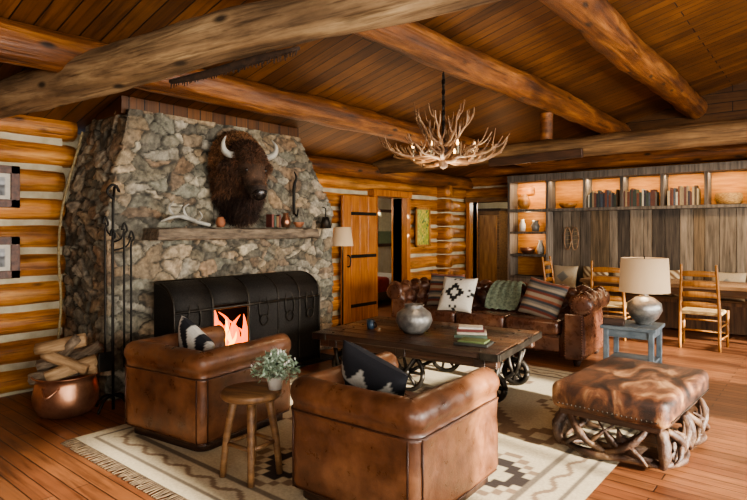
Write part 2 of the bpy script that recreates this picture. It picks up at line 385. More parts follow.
bb('firebox_back',(-5.55,OY0-.05,0),(-5.5,OY1+.05,1.0),M['soot'],ch,0)
bb('firebox_side_1',(-5.5,OY0-.08,0),(-4.93,OY0-.02,1.0),M['soot'],ch,0); bb('firebox_side_2',(-5.5,OY1+.02,0),(-4.93,OY1+.08,1.0),M['soot'],ch,0)
bb('firebox_top',(-5.5,OY0-.05,.98),(-4.95,OY1+.05,1.02),M['soot'],ch,0)
bb('hearth',(-5.5,2.5,0),(-4.5,4.8,.025),M['soot'],ch,0)
za=ceilz(-5.0)-.01; zb=2.56
V=[(-5.5,2.48,zb),(-5.0,2.48,zb),(-5.0,4.66,zb),(-5.5,4.66,zb),(-5.5,2.48,ceilz(-5.5)-.01),(-5.0,2.48,za),(-5.0,4.66,za),(-5.5,4.66,ceilz(-5.5)-.01)]
mk('header_boards',V,CF,M['ceil'],wl,False)
mo=box('mantel_shelf',(.28,2.0,.105),(-4.755,3.62,1.462),M['mantel'],ch,bevel=.012)
sm=mo.modifiers.new('s','SUBSURF'); sm.subdivision_type='SIMPLE'; sm.levels=5; sm.render_levels=5
tx=bpy.data.textures.new('rough','CLOUDS'); tx.noise_scale=.12; dm=mo.modifiers.new('d','DISPLACE'); dm.texture=tx; dm.strength=.04
fr=root('log_fire',(-5.12,3.38,.02),0,ch)
for i,(a,c,z) in enumerate([(-.12,-.42,.12),(.06,-.4,.13),(-.03,-.36,.25),(.12,-.3,.22)]):
    log('burning_log_%d'%i,(a,c,z),(a+.08,c+.8,z+.02),.065,.06,M['bark'],fr,i)
random.seed(3)
L=[];L2=[]
for i in range(60):
    x=random.uniform(-.15,.26);y=random.uniform(-.48,.42);h=random.uniform(.22,.68)*(1-.7*abs(y+.02))
    pts=[(x,y,.12),(x+random.uniform(-.03,.03),y+random.uniform(-.05,.05),.12+h*.4),(x+random.uniform(-.04,.04),y+random.uniform(-.07,.07),.12+h*.75),(x,y+random.uniform(-.08,.08),.12+h)]
    (L if i%4 else L2).append((pts,[.035,.042,.020,.002] if i%4 else [.025,.03,.015,.002]))
tubes('flames',L,M['fire'],fr); tubes('flame_cores',L2,M['fire2'],fr)
tubes('grate',[([(x,-.45,.05),(x,.45,.05)],.012) for x in (-.12,.0,.12)]+[([(-.15,y,.0),(-.15,y,.05),(.18,y,.05),(.18,y,.14)],.012) for y in (-.3,0,.3)],M['iron'],fr,8,1)
fs=root('fireplace_screen',(-4.86,3.6,.026))
def scp(t):
    if t<.6: return (.36+.0*t,.02+.74*t/.6)
    a=(t-.6)/.4*pi/2; return (.06+.30*math.cos(a),.76+.23*math.sin(a))
def spanel(name,y0,y1,t0,t1,mat,off=0):
    V=[];F=[];n=14
    for j in (y0,y1):
        for i in range(n+1):
            x,z=scp(t0+(t1-t0)*i/n); V.append((x+off,j,z))
    for i in range(n): F.append((i,i+1,n+1+i+1,n+1+i))
    o=mk(name,V,F,mat,fs); s=o.modifiers.new('s','SOLIDIFY'); s.thickness=.008; return o
M['mesh']=two('screen_mesh','#161412','#34302b',scale=60,rough=.5,metal=.4,bs=.8)
spanel('panel_1',-.9,-.50,0,1,M['mesh']); spanel('panel_2',-.50,-.08,.60,1,M['mesh']); spanel('panel_3',-.08,.9,0,1,M['mesh'])
L=[]
for y in (-.9,-.50,-.08,.3,.6,.9): L.append(([(scp(t/12)[0]+.008,y,scp(t/12)[1]) for t in range(13)],.013))
for t in (.0,.58,1): x,z=scp(t); L.append(([(x+.008,-.9,z),(x+.008,.9,z)],.015))
tubes('frame_bars',L,M['iron2'],fs,8,1)
for s in (-.9,.9):
    V=[(scp(t/12)[0],s,scp(t/12)[1]) for t in range(13)]+[(0.03,s,.99),(0.03,s,.02)]
    mk('side_%d'%(s>0),V,[tuple(range(15))],M['mesh'],fs,False)
L=[]
for y in (-.70,.10,.45,.75):
    for s in (-.05,.05): L.append(([(.375,y+s,.60),(.38,y+s*1.3,.68),(.365,y+s*.9,.78),(.30,y+s*.3,.90)],.008))
    L.append(([(.385,y+.05*math.cos(a*pi/6),.56+.05*math.sin(a*pi/6)) for a in range(13)],.008))
tubes('strap_ornaments',L,M['iron2'],fs,6,2)
ft=root('fireplace_tool_set',(-4.66,2.24,0))
L=[([(0,0,.0),(0,0,1.72),(.0,.05,1.82),(0,0,1.88),(0,-.05,1.82),(0,0,1.76)],.012)]
for a in range(4):
    c,s=math.cos(a*pi/2+.4),math.sin(a*pi/2+.4); L.append(([(0,0,.12),(.1*c,.1*s,.1),(.17*c,.17*s,.01)],.011))
for k,(dy,zt,zb_) in enumerate([(-.09,1.5,.45),(.07,1.45,.35),(.13,1.38,.5),(-.03,1.4,.3)]):
    L.append(([(0,0,zt-.05),(.04,dy*.7,zt-.02),(.05,dy,zt+.06)],.007))
    L.append(([(.05,dy-.02,zt+.05),(.05,dy,zt+.11),(.05,dy+.025,zt+.05),(.05,dy,zt),(.05,dy,zt-.2),(.05,dy,zb_)],.009))
tubes('irons',L,M['iron'],ft,8,4)
box('shovel_pan',(.015,.11,.16),(.05,-.09,.42),M['iron'],ft); box('broom_head',(.04,.08,.16),(.05,.13,.46),M['darkwood'],ft)
cc=root('copper_cauldron_of_firewood',(-4.86,1.95,0))
lathe('cauldron',[(0,.03),(.15,.0),(.2,.02),(.24,.10),(.245,.17),(.225,.26),(.215,.295),(.25,.32),(.251,.33),(.24,.328),(.205,.295),(.20,.2),(0,.15)],M['copper'],cc)
tubes('handles',[([(.23*math.cos(a-.3),.23*math.sin(a-.3),.26),(.29*math.cos(a),.29*math.sin(a),.2),(.23*math.cos(a+.3),.23*math.sin(a+.3),.26)],.010) for a in (-.9,2.2)],M['copper'],cc)
random.seed(11)
for i,(x,y,z,a,t,m) in enumerate([(0,-.09,.34,.2,.1,'bark'),(.03,.07,.35,-.2,.05,'split'),(-.06,0,.43,.5,.15,'bark'),(.06,-.03,.44,.0,-.15,'split'),(0,-.02,.51,-.4,.25,'bark'),(.0,.1,.44,.3,.3,'bark'),(.1,0,.38,.9,.2,'split'),(.02,-.05,.57,.3,.1,'split')]):
    d=Vector((math.cos(a)*.35,math.sin(a)*.5+.25,t)).normalized()*.19; p=Vector((x,y,z))
    log('firewood_%d'%i,p-d,p+d,.048,.043,M[m],cc,i,.01,.3)

# bison head
bi=root('bison_head_mount',(-4.88,3.62,2.06),-.25); bi.scale=(.98,.96,.93)
bl=[((.10,0,.12),(.19,.29,.36)),((.14,0,-.05),(.23,.27,.36)),((.30,0,.10),(.22,.21,.25)),((.43,0,.07),(.16,.155,.19)),((.53,0,-.07),(.12,.115,.17)),((.62,0,-.19),(.095,.09,.11)),((.36,0,-.27),(.10,.10,.20)),((.35,0,-.38),(.06,.05,.12)),((.12,0,-.30),(.12,.14,.2)),((.39,0,.23),(.11,.13,.08)),
    ((.35,.19,.08),(.04,.09,.04)),((.35,-.19,.08),(.04,.09,.04)),((.54,.085,.02),(.05,.03,.03)),((.54,-.085,.02),(.05,.03,.03))]
V=[];F=[]
for c,r in bl:
    n0=len(V);A=16;B=10
    for i in range(B+1):
        th=pi*i/B
        for k in range(A):
            ph=2*pi*k/A; V.append((c[0]+r[0]*math.sin(th)*math.cos(ph),c[1]+r[1]*math.sin(th)*math.sin(ph),c[2]+r[2]*math.cos(th)))
    for i in range(B):
        for k in range(A):
            a=n0+i*A+k;b_=n0+i*A+(k+1)%A; F.append((a,a+A,b_+A,b_))
tmp=mk('tmp',V,F,None); rm=tmp.modifiers.new('r','REMESH'); rm.mode='VOXEL'; rm.voxel_size=.018; s=tmp.modifiers.new('s','SMOOTH'); s.iterations=5
dg=bpy.context.evaluated_depsgraph_get(); em=bpy.data.meshes.new_from_object(tmp.evaluated_get(dg)); bpy.data.objects.remove(tmp)
def isface(c): return c.x>.47 and c.z<.10
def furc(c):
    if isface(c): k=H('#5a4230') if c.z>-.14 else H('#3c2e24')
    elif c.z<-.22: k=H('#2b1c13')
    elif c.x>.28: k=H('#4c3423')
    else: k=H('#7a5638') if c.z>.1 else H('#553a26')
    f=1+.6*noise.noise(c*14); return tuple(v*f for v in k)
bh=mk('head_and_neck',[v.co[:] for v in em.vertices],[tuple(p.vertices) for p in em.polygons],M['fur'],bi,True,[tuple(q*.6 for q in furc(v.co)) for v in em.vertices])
random.seed(5); V=[];F=[];C=[]
for p in bh.data.polygons:
    c=p.center
    if c.x<.02: continue
    face = isface(c)
    for _ in range(1 if face else 4):
        n=Vector(p.normal); ln=(.010 if face else random.uniform(.035,.08))*(1.5 if c.z<-.2 and c.x<.5 else 1)
        b0=c+Vector((random.uniform(-.012,.012),random.uniform(-.012,.012),random.uniform(-.012,.012)))
        cl=noise.noise(c*9)*1.4
        d1=(n*.9+Vector((random.uniform(-.5,.5),random.uniform(-.5,.5)+cl*.5,-.3))).normalized(); d2=(n*.2+Vector((random.uniform(-.4,.4),random.uniform(-.4,.4)+cl,-1))).normalized()
        w=n.cross(Vector((random.uniform(-1,1),random.uniform(-1,1),random.uniform(-1,1)))).normalized()*.0035
        m1=b0+d1*ln*.5;e=m1+d2*ln*.6;i0=len(V); V+=[b0-w,b0+w,m1+w*.8,m1-w*.8,e]; F+=[(i0,i0+1,i0+2,i0+3),(i0+3,i0+2,i0+4)]
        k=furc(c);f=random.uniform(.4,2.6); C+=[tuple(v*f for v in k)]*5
mk('shaggy_fur',V,F,M['fur'],bi,True,C)
tubes('horns',[([(.38,s*.12,.19),(.40,s*.21,.19),(.43,s*.28,.23),(.44,s*.29,.31),(.42,s*.25,.38)],[.042,.038,.031,.018,.003]) for s in (1,-1)],M['horn'],bi,12,5)
lathe('muzzle',[(0,.0),(.045,-.005),(.07,-.03),(.078,-.06)],M['nose'],bi,20,(.705,0,-.245),(0,pi*.62,0))
for s in (1,-1):
    lathe('eye_%d'%(s>0),[(0,-.02),(.013,-.015),(.02,0),(.013,.015),(0,.02)],M['nose'],bi,12,(.575,s*.103,.02))
    lathe('nostril_%d'%(s>0),[(0,-.016),(.012,-.01),(.016,0),(.012,.01),(0,.016)],M['soot'],bi,10,(.705,s*.04,-.21))
r=root('antler_on_mantel',(-4.76,2.98,1.53)); tubes('antler',[([(0,-.25,.05),(.02,-.08,.10),(0,.12,.05),(0,.27,.02)],[.006,.022,.020,.016]),([(0,-.1,.09),(.0,-.17,.17),(.0,-.12,.24)],[.014,.01,.003]),([(0,.03,.07),(.0,-.02,.17),(.0,.04,.22)],[.013,.01,.003]),([(0,.12,.05),(.06,.14,.10),(.08,.10,.15)],[.013,.01,.003])],M['horn'],r)
r=root('mantel_books',(-4.72,3.98,1.53)); boxes('books',[((0,.0,.07),(.1,.03,.14),H('#6a3a30')),((0,.035,.065),(.1,.03,.13),H('#3a4a3a')),((0,.07,.06),(.1,.03,.12),H('#7a5a38')),((0,.1,.068),(.1,.025,.136),H('#5a2a20'))],M['paint'],r)
r=root('mantel_jug',(-4.76,4.24,1.53)); lathe('jug',[(0,0),(.04,0),(.055,.05),(.05,.1),(.03,.13),(.035,.16),(.03,.16),(0,.1)],M['copper'],r)
r=root('clay_pot',(-4.74,3.36,1.53)); lathe('pot',[(0,0),(.035,0),(.05,.04),(.045,.075),(.03,.09),(.034,.10),(.028,.10),(0,.06)],M['clay'],r)
r=root('clay_bowl',(-4.74,4.42,1.53)); lathe('bowl',[(0,0),(.03,0),(.06,.04),(.065,.06),(.058,.06),(0,.02)],M['clay'],r)
r=root('iron_wall_hook',(-4.84,4.44,1.80)); tubes('iron_hook',[([(0,0,-.12),(0,0,.2),(.02,.02,.3),(.0,.0,.38)],[.016,.02,.014,.006]),([(0,0,-.1),(.05,0,-.14),(.07,0,-.06)],.01)],M['iron'],r)
r=root('cow_bell',(-4.80,4.92,1.52)); lathe('bell',[(0,.14),(.04,.14),(.05,.10),(.075,0),(.065,0),(.04,.09),(0,.1)],M['iron2'],r,20)
tubes('strap',[([(0,0,.14),(0,0,.24),(-.05,0,.26)],.008)],M['iron'],r,6,2)
tubes('lamp_cord',[([(-5.62,2.40,2.45),(-5.6,2.36,2.3),(-5.55,2.20,1.75),(-5.6,2.18,1.3),(-5.55,2.18,.8),(-5.6,2.16,.3),(-5.6,2.16,.01)],.012)],M['rope'],None,6,5)
def picture(name,x,y0,y1,z0,z1,fw,fm,cols):
    r=root(name); 
    def B(n,a0,a1,c0,c1,t,mat):
        bb(n,(x,a0,c0),(x+t,a1,c1),mat,r,.003)
    B('frame_top',y0,y1,z1-fw,z1,.03,fm);B('frame_bottom',y0,y1,z0,z0+fw,.03,fm);B('frame_left',y0,y0+fw,z0,z1,.03,fm);B('frame_right',y1-fw,y1,z0,z1,.03,fm)
    n=24;V=[];F=[];C=[]
    for i in range(n+1):
        for j in range(n+1):
            u,v=i/n,j/n; V.append((x+.012,y0+fw+(y1-y0-2*fw)*u,z0+fw+(z1-z0-2*fw)*v)); C.append(cols(u,v))
    for i in range(n):
        for j in range(n): a=i*(n+1)+j;F.append((a,a+n+1,a+n+2,a+1))
    mk('print',V,F,M['paint'],r,True,C)
def bw(u,v):
    m=.16
    if u<m or u>1-m or v<m or v>1-m: return H('#b8b0a0')
    return tuple(.06+.25*abs(noise.noise(Vector((u*4,v*4,1))))+(.18 if v>.55 else 0) for _ in range(3))
M['frame']=two('walnut_frame','#3a2218','#64402c',scale=20,rough=.5)
picture('framed_photograph',-5.665,1.44,1.87,1.70,2.07,.07,M['frame'],bw)
picture('framed_photograph.001',-5.665,1.44,1.87,1.07,1.44,.07,M['frame'],bw)
def art(u,v): return [H('#8a983a'),H('#c8b040'),H('#4f6a3b'),H('#b8c060')][int(abs(noise.noise(Vector((u*3,v*5,4))))*9)%4]
picture('framed_painting',-5.67,8.05,8.5,1.2,1.9,.04,M['oak'],art)
d=root('door_1')
bb('jamb_left',(XW-.2,DY0-.1,0),(XW+.14,DY0,DH),M['door'],d); bb('jamb_right',(XW-.2,DY1,0),(XW+.14,DY1+.1,DH),M['door'],d); bb('lintel',(XW-.2,DY0-.12,DH),(XW+.16,DY1+.12,DH+.1),M['door'],d)
for k in range(4): bb('leaf_board_%d'%k,(XW+.14,6.12+k*.195,.02),(XW+.185,6.31+k*.195,2.02),M['door'],d,.006)
for z in (.35,1.1,1.75): bb('strap_hinge_%d'%int(z*10),(XW+.185,6.3,z-.025),(XW+.197,6.9,z+.025),M['iron'],d)
tubes('latch',[([(XW+.19,6.22,.95),(XW+.24,6.22,.97),(XW+.24,6.22,1.1),(XW+.19,6.22,1.12)],.01)],M['iron'],d)
d=root('door_2')
bb('jamb_left',(BX0-.08,YB-.14,0),(BX0,YB+.2,DH),M['door'],d); bb('jamb_right',(BX1,YB-.14,0),(BX1+.09,YB+.2,DH),M['oakx'],d); bb('lintel',(BX0-.1,YB-.15,DH),(BX1+.1,YB+.2,DH+.09),M['oakx'],d)
bb('leaf',(BX1-.05,YB+.2,.02),(BX1,YB+.95,2.02),M['oakx'],d)
bb('wall_side_room',(-8.6,4.5,0),(-8.5,13,2.6),M['plaster'],None,0); bb('wall_rear_room',(-8.5,12.6,0),(-1,12.7,2.6),M['plaster'],None,0)
bb('ceiling_side_room',(-8.6,4.5,2.6),(XW-.5,13,2.65),M['ceil'],None,0); bb('ceiling_rear_room',(XW-.5,YB+.32,2.6),(-1,13,2.65),M['ceil'],None,0)
bb('wall_side_room_end',(-8.6,4.4,0),(XW-.16,4.5,2.6),M['plaster'],None,0); bb('wall_rear_room_end',(-1,YB+.2,0),(-.9,12.7,2.6),M['plaster'],None,0)
picture('framed_landscape',-8.48,9.2,10.0,1.2,1.9,.05,M['oak'],lambda u,v:H('#c8843a') if v<.5 else H('#8a9aa0'))
picture('framed_landscape.001',-8.48,10.4,11.2,1.1,2.0,.07,M['frame'],lambda u,v:H('#7a8a6a') if v<.4 else H('#c8c0a0'))
bd=root('bed',(-7.6,8.9,0)); box('mattress',(1.4,1.9,.3),(0,0,.4),M['white'],bd,bevel=.06,seg=3); box('bed_frame',(1.5,2.0,.15),(0,0,.2),M['darkwood'],bd); box('red_blanket',(1.46,.8,.32),(0,-.4,.4),two('red_wool','#7a2018','#9a3020',scale=20),bd,bevel=.06)
hd=root('hall_wardrobe',(-6.6,12.25,0)); box('case',(1.1,.5,1.9),(0,0,1.0),M['oakx'],hd); box('cornice',(1.2,.56,.06),(0,0,1.98),M['darkwood'],hd)
for x in (-.45,.45): box('foot',(.08,.4,.06),(x,0,.03),M['oakx'],hd)
for x in (-.27,.27): box('door_panel',(.46,.03,1.7),(x,-.26,1.0),M['oak'],hd,bevel=.01)

# ============ BOOKSHELF =============
bs=root('built_in_bookshelf')
g=[H(x) for x in ('#675f55','#766e62','#544d45','#7d7265','#61574c')]
random.seed(2)
YS=9.62
L=[]
def lb(lo,hi,c=None): L.append(([(lo[i]+hi[i])/2 for i in range(3)],[hi[i]-lo[i] for i in range(3)],c or random.choice(g)))
x0,x1=-4.68,1.6
lb((x0,YS-.02,2.38),(x1,YB-.02,2.5)); lb((x0,YS,1.83),(x1,YB-.02,1.88))
for x in (-4.68,-3.95,-3.3,-2.7,-2.1,-1.5,-.9,-.3,.3,.9,1.56): lb((x,YS,1.88),(x+.05,YB-.02,2.38))
lb((-4.68,YS,0),(-4.63,YB-.02,1.83)); lb((-3.95,YS,0),(-3.9,YB-.02,1.83))
for z in (1.43,1.02,.62): lb((-4.63,YS,z),(-3.95,YB-.02,z+.04))
lb((-4.63,YS,.0),(-3.95,YS+.03,.62))
boxes('shelf_frame',L,M['barn'],bs)
bb('shelf_back_panel',(x0,YB-.04,.0),(x1,YB-.02,2.4),two('shelf_back_wood','#9a6328','#bf8640',scale=3,stretch=(1,8,8)),bs,0)
L=[]; x=-3.9
while x<x1:
    w=random.uniform(.12,.22); lb((x,9.83+random.uniform(0,.012),.35),(x+w-.006,9.9,1.83),random.choice([H('#5f5549'),H('#6f6353'),H('#4a4239'),H('#7c7060'),H('#675742')])); x+=w
boxes('barnwood_panelling',L,M['barn'],bs,.003)
random.seed(9)
L=[]
bc=[H(c) for c in ('#5a3830','#34323a','#8a7a60','#424c56','#a89878','#4a3c2e','#6a4234','#5a5650','#908060','#38423a','#b8b09a')]
for (a,c) in [(-3.25,-2.72),(-2.65,-2.15),(-2.02,-1.56)]:
    x=a+random.uniform(0,.05)
    while x<c-.03:
        w=random.uniform(.02,.04);h=random.uniform(.2,.30); L.append(((x+w/2,YS+.13,1.882+h/2),(w-.003,.18,h),random.choice(bc))); x+=w
boxes('shelf_books',L,M['paint'],None,.002)
r=root('wicker_basket',(-1.2,9.75,1.885)); lathe('basket',[(0,0),(.15,0),(.18,.08),(.17,.16),(.15,.16),(0,.03)],rmat('wicker',[(.4,H('#8a6236')),(.6,H('#c09a5c'))],scale=30,stretch=(1,1,3),bs=.8),r)
for i,(x,z,pr,mt) in enumerate([(-4.42,1.885,[(0,0),(.07,0),(.12,.1),(.1,.2),(.05,.24),(.06,.27),(0,.26)],'oak'),(-4.2,1.475,[(0,0),(.06,0),(.08,.1),(.05,.16),(.055,.2),(0,.2)],'ceramic'),(-4.45,1.475,[(0,0),(.05,0),(.06,.12),(.03,.2),(.035,.22),(0,.22)],'white'),(-4.35,1.065,[(0,0),(.08,0),(.13,.06),(.14,.12),(.12,.12),(0,.03)],'copper'),(-4.1,1.065,[(0,0),(.05,0),(.07,.1),(.03,.22),(.04,.25),(0,.25)],'white'),(-3.6,1.885,[(0,0),(.1,0),(.15,.05),(.16,.08),(.14,.08),(0,.02)],'oak')]):
    r=root(['pottery_vase','stoneware_jar','white_bottle','copper_bowl','white_carafe','wooden_bowl'][i],(x,9.76,z)); lathe('body',pr,M[mt],r,24)
r=root('wall_hung_snowshoes',(-3.62,9.79,1.35)); 
tubes('hoops',[([(dx+.06*math.cos(a*pi/8),0,.2*math.sin(a*pi/8)) for a in range(17)],.010) for dx in (0,.13)],M['bonel'],r,6,1)
tubes('webbing',[([(dx-.055,0,z),(dx+.055,0,z+.02)],.004) for dx in (0,.13) for z in (-.1,-.03,.04,.11)],M['rope'],r,5,1)
be=root('banquette_bench'); boxes('bench',[((-1.3,9.58,.44),(5.0,.46,.05),H('#6a4c32')),((-1.3,9.4,.22),(5.0,.04,.40),H('#5c422c')),((-3.78,9.58,.22),(.05,.44,.42),H('#5c422c'))],M['barn'],be)
def ps1(u,v): return H('#b8a888') if int((u+v+2)*4)%2 else H('#6a5036')
def ps2(u,v): return H('#7a7a74') if abs(u)+abs(v)<.5 else H('#a99b82')
for i,(x,f) in enumerate([(-3.62,ps2),(-3.1,ps1),(-2.6,ps2),(-2.05,ps1),(-1.2,ps2),(-.68,ps1)]):
    pillow('throw_pillow',.46,.42,.15,f,(x,9.64,.68),(-.25,0,random.uniform(-.15,.15)))
dt=root('dining_table'); 
L=[((-.9,8.55+.17*k,.745),(4.1,.165,.05),random.choice([H('#6a4a2e'),H('#5c4028'),H('#76583a')])) for k in range(5)]
L+=[((x,y,.36),(.1,.1,.72),H('#5c4028')) for x in (-2.8,1.0) for y in (8.6,9.18)]+[((-.9,8.56,.67),(3.9,.04,.1),H('#4c3420'))]
boxes('table',L,M['table'],dt)
M['rush']=rmat('rush_seat',[(.4,H('#8a6f48')),(.6,H('#c8ae78'))],scale=12,stretch=(1,14,1),rough=.8)
def lchair(loc,rz):
    r=root('ladder_back_chair',loc,rz); T=[]
    for s in (-1,1):
        T.append(([(s*.22,-.2,0),(s*.215,-.2,.45),(s*.20,-.23,.8),(s*.19,-.27,1.07)],[.019,.021,.019,.014])); T.append(([(s*.25,.2,0),(s*.25,.2,.47)],[.017,.021]))
        for z in (.15,.3): T.append(([(s*.225,-.2,z),(s*.25,.2,z)],.011))
    for z in (.18,.32): T+= [([(-.25,.2,z),(.25,.2,z)],.011)]
    T.append(([(-.22,-.2,.24),(.22,-.2,.24)],.011))
    tubes('posts_and_rungs',T,M['oak'],r,10,4)
    for i,z in enumerate((.56,.69,.82,.95)):
        V=[];F=[];n=10;yb=-.2-.03*(z-.45)/.35*1.1
        for k in range(n+1):
            u=-1+2*k/n; hh=.028+.014*(1-u*u)
            for dz in (-.03,hh): V.append((u*.2,yb-.025*(1-u*u),z+dz))
        for k in range(n): F.append((2*k,2*k+2,2*k+3,2*k+1))
        o=mk('slat_%d'%i,V,F,M['oak'],r); s=o.modifiers.new('s','SOLIDIFY'); s.thickness=.012; s.offset=0
    box('woven_seat',(.48,.42,.045),(0,0,.455),M['rush'],r,bevel=.02)
lchair((-1.30,8.22,0),0);lchair((-2.42,8.22,0),.05);lchair((-.42,8.16,0),-.1);lchair((-3.35,8.85,0),-1.5)

# ============ SOFA =============
so=root('chesterfield_sofa',(-3.36,6.52,0.0),pi+.07)
def arcp(cx,cz,r,a0,a1,n): return [(cx+r*math.cos(math.radians(a0+(a1-a0)*i/n)),cz+r*math.sin(math.radians(a0+(a1-a0)*i/n))) for i in range(n+1)]
prof=[(-.03,.1),(-.02,.14),(-.02,.3),(-.03,.48),(-.04,.56)]+arcp(-.06,.675,.11,-60,190,26)
a=prof[-1]
prof+=[(a[0]-.05*t-.07*t*t,a[1]-(a[1]-.36)*t) for t in [i/18 for i in range(1,19)]]+[(-.30,.3),(-.30,.1)]
def tuft(s,t,o,z):
    if t<.62 or z<.34: return 0
    f=abs(math.sin(pi*(s/.26+t/.26)))*abs(math.sin(pi*(s/.26-t/.26)))
    w=min(1,(t-.62)/.1)
    return (.06*(f**.5)-.025)*w
sweepU('tufted_back_and_arms',upath(2.55,.96,.16,.016),prof,M['leatherd'],so,tuft)
for i in range(3): box('seat_cushion_%d'%i,(.64,.66,.17),((i-1)*.645,.14,.40),M['leatherd'],so,bevel=.05,seg=4)
box('seat_platform',(1.98,.72,.2),(0,.08,.22),M['leatherd'],so,bevel=.02)
box('front_rail',(2.1,.05,.16),(0,.45,.22),M['leatherd'],so,bevel=.015)
for s in (-1,1):
    cx=s*(2.55/2-.06)
    o=lathe('arm_scroll_%d'%(s>0),[(0,.02),(.05,.018),(.09,.012),(.118,0),(.118,-.03)],M['leatherd'],so,28,(cx,.48,.675),(-pi/2,0,0))
    box('arm_front_panel_%d'%(s>0),(.2,.03,.5),(s*(2.55/2-.14),.485,.33),M['leatherd'],so,bevel=.012)
V=[];F=[]
for s in (-1,1):
    for k in range(22):
        a=2*pi*k/22; p=Vector((s*(2.55/2-.06)+.1*math.cos(a),.498,.675+.1*math.sin(a))); tgeo(V,F,[p,p+Vector((0,.006,0))],[.006,.003],6,1)
    for k in range(16):
        for dx in (-.05,-.23):
            p=Vector((s*(2.55/2+dx),.500,.12+k*.028)); tgeo(V,F,[p,p+Vector((0,.006,0))],[.006,.003],6,1)
mk('nailheads',V,F,M['copper'],so)
for x in (-1.15,1.15):
    for y in (-.38,.4): lathe('bun_foot',[(0,.0),(.03,.0),(.045,.04),(.04,.08),(.05,.11),(0,.11)],M['darkwood'],so,16,(x,y,.0))
def stripe(u,v):
    k=int((v+1)*7); return [H('#a89c88'),H('#7c4336'),H('#45494f'),H('#a89c88'),H('#7f7a70'),H('#45494f'),H('#985c44')][k%7]
def cross(u,v):
    a,b_=abs(u),abs(v); q=round(a*6)/6+round(b_*6)/6
    if q<.28 : return H('#e0dccf')
    if q<.62: return H('#191919')
    if .95<q<1.1: return H('#191919') if (a<.25 or b_<.25) else H('#ddd8ca')
    return H('#ddd8ca')
pillow('striped_cushion',.5,.45,.17,stripe,(-4.02,6.42,.70),(-.35,0,.15))
pillow('diamond_cushion',.48,.46,.18,cross,(-3.66,6.12,.69),(-.45,0,.05))
pillow('striped_cushion.001',.55,.46,.18,stripe,(-2.66,6.40,.68),(-.4,.15,-.25))
th=root('throw_blanket',(-3.28,6.86,0),.07); n=24;V=[];F=[]
pts=[(-.42,.50),(-.36,.56),(-.27,.66),(-.21,.75),(-.13,.815),(-.02,.83),(.05,.79),(.085,.70),(.09,.58),(.09,.48)]
for i in range(n+1):
    for j,(y,z) in enumerate(pts):
        w=.2+.03*math.sin(j*.9); V.append((-w+2*w*i/n,y+.006*math.sin(i*1.2),z+.010*math.sin(i*1.2+j*.3)))
for i in range(n):
    for j in range(len(pts)-1): a=i*len(pts)+j;F.append((a,a+1,a+len(pts)+1,a+len(pts)))
o=mk('blanket',V,F,M['throw'],th); s=o.modifiers.new('s','SOLIDIFY'); s.thickness=.02; s.offset=0; s=o.modifiers.new('u','SUBSURF'); s.levels=1; s.render_levels=1

# ============ ARMCHAIRS =============
RZ=.014
def armchair(loc,rz):
    r=root('leather_club_chair',loc,rz); W,D=.86,.88
    prof=[(-.04,.05),(-.01,.065),(.0,.10),(.0,.2),(.002,.3),(-.004,.4),(.0,.475)]+[(.004,.49),(-.006,.498)]+arcp(-.068,.585,.082,-40,205,20)+[(-.15,.52),(-.152,.4),(-.152,.2),(-.15,.07)]
    sweepU('back_and_arms',upath(W,D,.07,.025),prof,M['leather'],r,lambda s,t,o,z:.009*noise.noise(Vector((s*4,t*5,loc[0])))+.005*noise.noise(Vector((s*13,t*9,loc[0]))))
    box('seat_cushion',(W-.3,D-.2,.17),(0,.08,.36),M['leather'],r,bevel=.05,seg=4); box('seat_base',(W-.3,D-.2,.2),(0,.08,.19),M['leather'],r,bevel=.02)
    sweepU('plinth',[(x,y,a,b_) for x,y,a,b_ in upath(W-.08,D-.08,.08,.06)],[(0,0),(0,.07),(-.08,.07),(-.08,0)],M['darkwood'],r)
    L=[([(x+nx*.003,y+ny*.003,.495) for x,y,nx,ny in upath(W,D,.07,.05)],.0055),([(x-nx*.006,y-ny*.006,.068) for x,y,nx,ny in upath(W,D,.07,.05)],.0045)]
    for s in (-1,1):
        L.append(([(s*(W/2-.05),-D/2-.001,.07),(s*(W/2-.05),-D/2-.002,.3),(s*(W/2-.05),-D/2-.001,.49)],.005)); L.append(([(s*(W/2+.001),-D/2+.05,.07),(s*(W/2+.002),-D/2+.05,.3),(s*(W/2+.001),-D/2+.05,.49)],.005))
    tubes('seam_piping',L,M['piping'],r,6,1)
    return r
armchair((-3.68,2.50,RZ),.13); armchair((-1.95,2.57,RZ),.04)
def tri(u,v):
    k=((u+1)*1.2)%1; w=((v+1)*.95)%1
    return H('#1d1d22') if w>abs(k-.5)*1.3 else H('#b8b4a8')
def tri2(u,v):
    q=abs((u*1.2+v*.9+3)*.8%1-.5)
    return H('#1d1d22') if (q<.24 or abs(u*.6-v)<.2) else H('#cdc9bd')
pillow('patterned_cushion',.42,.40,.16,tri2,(-3.84,2.50,.57),(.35,.5,.1))
pillow('patterned_cushion.001',.46,.42,.17,tri,(-2.08,2.52,.60),(.4,.35,.15))

